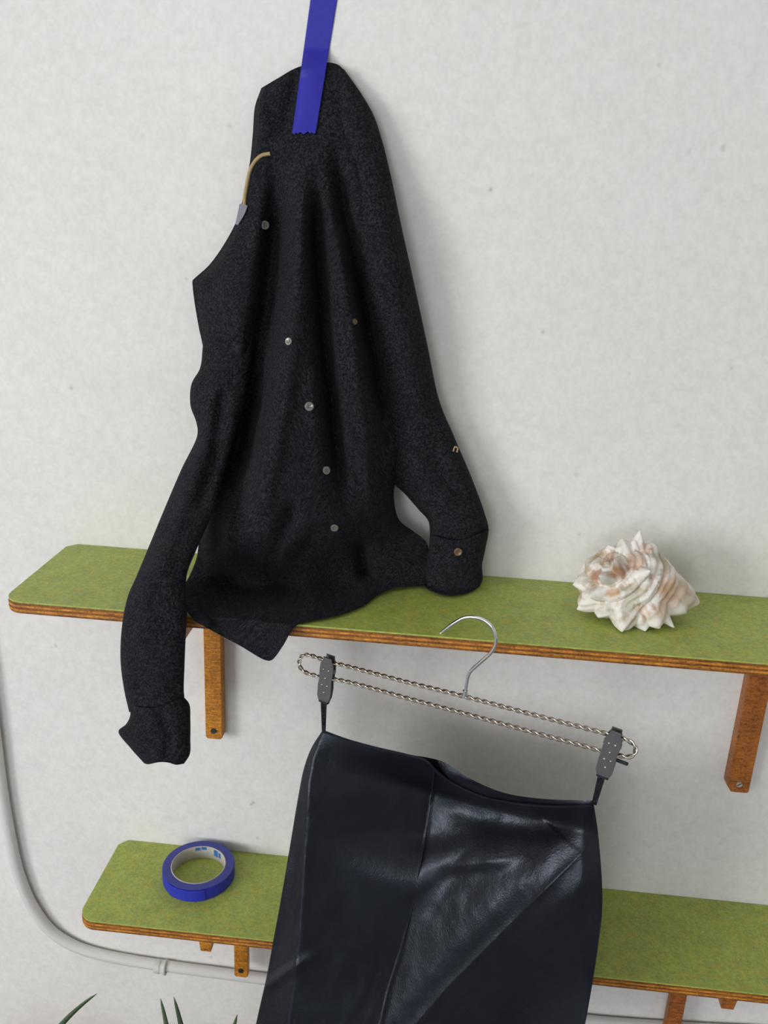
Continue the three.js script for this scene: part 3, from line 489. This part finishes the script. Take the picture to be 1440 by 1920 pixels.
// ------------------------------------------------------------------ roll of tape on the lower shelf
{
  const c = V(-0.333, 0, 0.0611), r = thing('tape_roll', 'roll of blue masking tape lying flat on the lower green shelf', 'tape', [c.x, YL + 0.0003, c.z]);
  const RO = 0.0530, RI = 0.0405, RC = 0.0385, H = 0.0200;
  const v2 = (a) => a.map((p) => new THREE.Vector2(...p));
  mesh('tape_winding', new THREE.LatheGeometry(v2([[RI, 0.0004], [RO - 0.0008, 0], [RO, 0.0008], [RO, H - 0.0008], [RO - 0.0008, H]]), 96), M.tapeRoll, r);
  const rings = []; for (let i = 0; i <= 14; i++) { const x = RO - 0.0008 - (RO - 0.0008 - RI) * i / 14; rings.push([x, H + (i % 2 ? 0.00012 : 0)]); }
  mesh('winding_side', new THREE.LatheGeometry(v2(rings), 96), M.tapeSide, r);
  mesh('core', new THREE.LatheGeometry(v2([[RI, 0.0002], [RI, H + 0.0004], [RC, H + 0.0004], [RC, 0.0002], [RI, 0.0002]]), 96), M.card, r).userData.label = 'pale cardboard core with blue print';
  const arcPatch = (a0, a1, y0, y1, rad, th, m, name) => { const g = new THREE.CylinderGeometry(rad, rad, y1 - y0, 20, 1, true, a0, a1 - a0); g.translate(0, (y0 + y1) / 2, 0); const g2 = new THREE.CylinderGeometry(rad - th, rad - th, y1 - y0, 20, 1, true, a0, a1 - a0); g2.translate(0, (y0 + y1) / 2, 0); mesh(name, mergeGeometries([g, g2]), m, r); };
  const D = Math.PI / 180;
  const PM = M.print.clone(); PM.side = THREE.DoubleSide;
  for (const [a, b, y0, y1] of [[138, 146, 0.009, 0.018], [148, 160, 0.008, 0.019], [178, 190, 0.015, 0.020], [192, 204, 0.014, 0.019]]) arcPatch(a * D, b * D, y0, y1, RC - 0.0001, 0.0002, PM, 'printed_mark');
  const TM = M.tapeRoll.clone(); TM.side = THREE.DoubleSide;
  arcPatch(-35 * D, 26 * D, 0.0006, H - 0.0002, RO + 0.0012, 0.0011, TM, 'loose_end');
}

// ------------------------------------------------------------------ spiny seashell
{
  const cz = 0.092, C = atZ(1180, 1092, cz), sh = [];
  // [px, py, depth relative to centre, width rad, sharpness]
  const spikes = [[1200, 994, -0.004, 0.30, 1.6], [1140, 1022, 0.004, 0.26, 1.4], [1096, 1050, -0.004, 0.26, 1.4], [1073, 1096, 0.006, 0.26, 1.4], [1078, 1144, 0.024, 0.34, 1.3], [1167, 1187, 0.046, 0.50, 1.25], [1238, 1180, 0.046, 0.46, 1.0], [1265, 1178, 0.036, 0.20, 1.4], [1313, 1132, 0.000, 0.52, 1.25], [1284, 1096, -0.02, 0.26, 1.4], [1256, 1056, -0.02, 0.26, 1.4], [1220, 1070, 0.054, 0.24, 1.5], [1152, 1048, 0.046, 0.20, 1.4], [1122, 1080, 0.046, 0.20, 1.4], [1104, 1120, 0.042, 0.24, 1.4], [1290, 1152, 0.02, 0.36, 1.0], [1210, 1184, 0.046, 0.4, 1.0], [1120, 1158, 0.036, 0.34, 1.0], [1268, 1078, 0.0, 0.34, 1.0], [1282, 1112, 0.0, 0.34, 1.0], [1168, 1010, 0.0, 0.3, 1.0], [1226, 1018, -0.004, 0.3, 1.0], [1160, 1100, -0.06, 0.5, 1.2], [1220, 1080, -0.06, 0.5, 1.2]];
  for (const [px, py, dz, w, k] of spikes) { let p = atZ(px, py, Math.max(0.012, cz + dz)); if (p.y < YU + 0.001) p = atY(px, py, YU + 0.001); const d = p.sub(C), l = d.length(); sh.push([d.normalize(), l, w, k]); }
  const base = (d) => { const e = 1 / Math.sqrt((d.x / 0.060) ** 2 + (d.y / 0.046) ** 2 + (d.z / 0.045) ** 2); return e; };
  const axis = V(-0.62, 0.66, 0.42).normalize(), ex = V(0, 1, 0).cross(axis).normalize(), ey = axis.clone().cross(ex);
  const geo = new THREE.IcosahedronGeometry(1, 64); geo.deleteAttribute('uv'); geo.deleteAttribute('normal');
  const g = mergeVertices(geo), p = g.attributes.position, col = [], uv = [], d = V(), cream = [0.82, 0.76, 0.67], white = [0.88, 0.86, 0.82], brown = [0.36, 0.15, 0.06], tan = [0.56, 0.32, 0.17], sage = [0.38, 0.36, 0.23];
  const stains = [[1152, 1066, 0.045, 0.26, brown, 0.85], [1110, 1076, 0.03, 0.2, brown, 0.75], [1128, 1034, 0.02, 0.22, brown, 0.7], [1140, 1116, 0.05, 0.2, tan, 0.8], [1196, 1040, 0.03, 0.34, tan, 0.6], [1236, 1050, 0.01, 0.34, sage, 0.65], [1252, 1108, 0.03, 0.42, tan, 0.75], [1270, 1120, 0.01, 0.3, brown, 0.45], [1184, 1168, 0.05, 0.14, brown, 0.7], [1240, 1150, 0.04, 0.24, tan, 0.55], [1208, 1110, 0.055, 0.24, sage, 0.3]].map(([px, py, dz, w, c, k]) => [atZ(px, py, cz + dz).sub(C).normalize(), w, c, k]);
  const mix = (a, b, t) => a.map((v, i) => v + (b[i] - v) * clamp(t, 0, 1));
  for (let i = 0; i < p.count; i++) {
    d.fromBufferAttribute(p, i).normalize();
    let r = base(d), tip = 0;
    const lat = Math.acos(clamp(d.dot(axis), -1, 1)), lon = Math.atan2(d.dot(ey), d.dot(ex)), wh = lat * 2.0 + lon / (2 * Math.PI) * 1.0;
    const f = wh - Math.floor(wh), suture = Math.exp(-((Math.min(f, 1 - f) / 0.09) ** 2));
    r *= 1 - 0.07 * suture + 0.02 * Math.sin(lon * 7 + lat * 2) * Math.sin(Math.PI * f) + 0.014 * Math.sin(lat * 34 + 2 * fbm(d.x * 3, d.y * 3, d.z * 3)) + 0.05 * (fbm(d.x * 5 + 4, d.y * 5, d.z * 5) - 0.5);
    let add = 0;
    for (const [sd, l, w, k] of sh) { const a = Math.acos(clamp(d.dot(sd), -1, 1)); if (a < w) { const q = Math.pow(1 - a / w, k), b0 = base(sd), e = Math.max(0, l - b0) * q; add = add + e - add * e / (Math.max(add, e) + 1e-4); tip = Math.max(tip, q); } }
    r += add;
    const P = d.clone().multiplyScalar(r); if (C.y + P.y < YU + 0.0006) P.y = YU + 0.0006 - C.y; if (C.z + P.z < 0.003) P.z = 0.003 - C.z;
    p.setXYZ(i, P.x, P.y, P.z); uv.push(lon * 0.05, lat * 0.05);
    const n1 = fbm(d.x * 4.2 + 1, d.y * 4.2 + 2, d.z * 4.2 + 5), n2 = fbm(d.x * 9, d.y * 9, d.z * 9 + 3), band = Math.sin(lat * 22 + 3 * n1) * 0.5 + 0.5;
    let c = mix(cream, white, n2 * 1.4 - 0.2);
    c = mix(c, tan, smooth(0.54, 0.66, n1) * 0.5 + 0.25 * band * smooth(0.42, 0.6, n2));
    c = mix(c, brown, smooth(0.57, 0.68, n2 * 0.55 + n1 * 0.45 + 0.05 * suture) * 0.5);
    c = mix(c, sage, smooth(0.52, 0.66, fbm(d.x * 5 + 20, d.y * 5, d.z * 5)) * 0.55);
    c = mix(c, tan, 0.35 * smooth(0.1, 0.8, d.x) * band);
    for (const [sd, w, cc, k] of stains) { const a = Math.acos(clamp(d.dot(sd), -1, 1)); c = mix(c, cc, k * (1 - smooth(w * 0.4, w, a + 0.25 * (n2 - 0.5)))); }
    c = mix(c, white, tip * 1.25 - 0.45); col.push(...c);
  }
  g.setAttribute('color', new THREE.Float32BufferAttribute(col, 3)); g.setAttribute('uv', new THREE.Float32BufferAttribute(uv, 2)); g.computeVertexNormals();
  const m = tag(mesh('seashell', g, M.shell), 'spiny cream and brown murex seashell on the upper green shelf', 'seashell'); m.position.copy(C);
}

// ------------------------------------------------------------------ potted plant whose leaf tips reach into view
{
  const plant = (label, base, tips, extra) => {
  const pl = thing('potted_plant', label, 'plant', base.toArray());
  const pot = [[0, 0.002], [0.06, 0.002], [0.064, 0], [0.085, 0.135], [0.092, 0.135], [0.093, 0.16], [0.085, 0.16], [0.082, 0.14], [0, 0.135]].map((a) => new THREE.Vector2(...a));
  mesh('pot', new THREE.LatheGeometry(pot, 40), M.pot, pl);
  const soil = new THREE.CylinderGeometry(0.081, 0.078, 0.012, 32); soil.translate(0, 0.141, 0); mesh('soil', soil, M.soil, pl);
  const leaf = (tip, w, bend, root) => {
    const a = root, b = tip.clone().sub(base), mid = a.clone().lerp(b, 0.55).add(bend), c = new THREE.QuadraticBezierCurve3(a, mid, b), n = 26, pos = [], idx = [], col = [];
    const sideV = b.clone().sub(a).cross(V(0, 0.3, 1)).normalize();
    for (let j = 0; j <= n; j++) {
      const t = j / n, p = c.getPoint(t), tn = c.getTangent(t), s = sideV, nn = s.clone().cross(tn).normalize(), ww = w * Math.pow(Math.max(0, 1 - t), 0.55) * (0.7 + 0.6 * t) + 0.0003;
      for (const [x, z] of [[-1, 0], [0, -0.22], [1, 0], [0, -0.52]]) { const q = p.clone().addScaledVector(s, x * ww).addScaledVector(nn, z * ww); pos.push(q.x, q.y, q.z); const k = 0.8 + 0.4 * noise(t * 9, x * 2, w * 900); col.push(...(Math.abs(x) === 1 ? [0.11 * k, 0.16 * k, 0.07 * k] : [0.028 * k, 0.068 * k, 0.03 * k])); }
    }
    for (let j = 0; j < n; j++) for (let k = 0; k < 4; k++) { const A = j * 4 + k, B = j * 4 + (k + 1) % 4; idx.push(A, B, A + 4, B, B + 4, A + 4); }
    const g = new THREE.BufferGeometry(); g.setAttribute('position', new THREE.Float32BufferAttribute(pos, 3)); g.setAttribute('color', new THREE.Float32BufferAttribute(col, 3)); g.setIndex(idx); g.computeVertexNormals(); mesh('leaf', g, M.leaf, pl);
  };
  for (const [px, py, z, w, bend, root] of tips) leaf(atZ(px, py, z), w, bend, root);
  for (let i = 0; i < extra; i++) { const a = i * 0.9 + 0.4; leaf(base.clone().add(V(Math.cos(a) * 0.1, 0.2 + 0.03 * rnd(), 0.02 + Math.sin(a) * 0.08)), 0.007, V(0, 0.04, 0), V(Math.cos(a) * 0.035, 0.14, Math.sin(a) * 0.035)); }
  };
  plant('potted plant with upright slim dark green leaf tips, below the tape roll shelf', V(-0.30, 0, 0.23), [[301, 1872, 0.24, 0.0075, V(0.016, 0.01, 0), V(-0.01, 0.14, 0.02)], [326, 1869, 0.23, 0.0080, V(0.016, 0.01, 0), V(0.015, 0.14, 0.01)], [445, 1902, 0.22, 0.0070, V(-0.02, 0.03, 0), V(0.05, 0.14, 0)]], 6);
  plant('potted plant with one long grey-green leaf leaning right, below the pipe bend', V(-0.62, 0, 0.22), [[182, 1863, 0.20, 0.0062, V(-0.03, 0.05, 0), V(0.02, 0.14, 0)]], 5);
}

renderer.render(scene, camera);
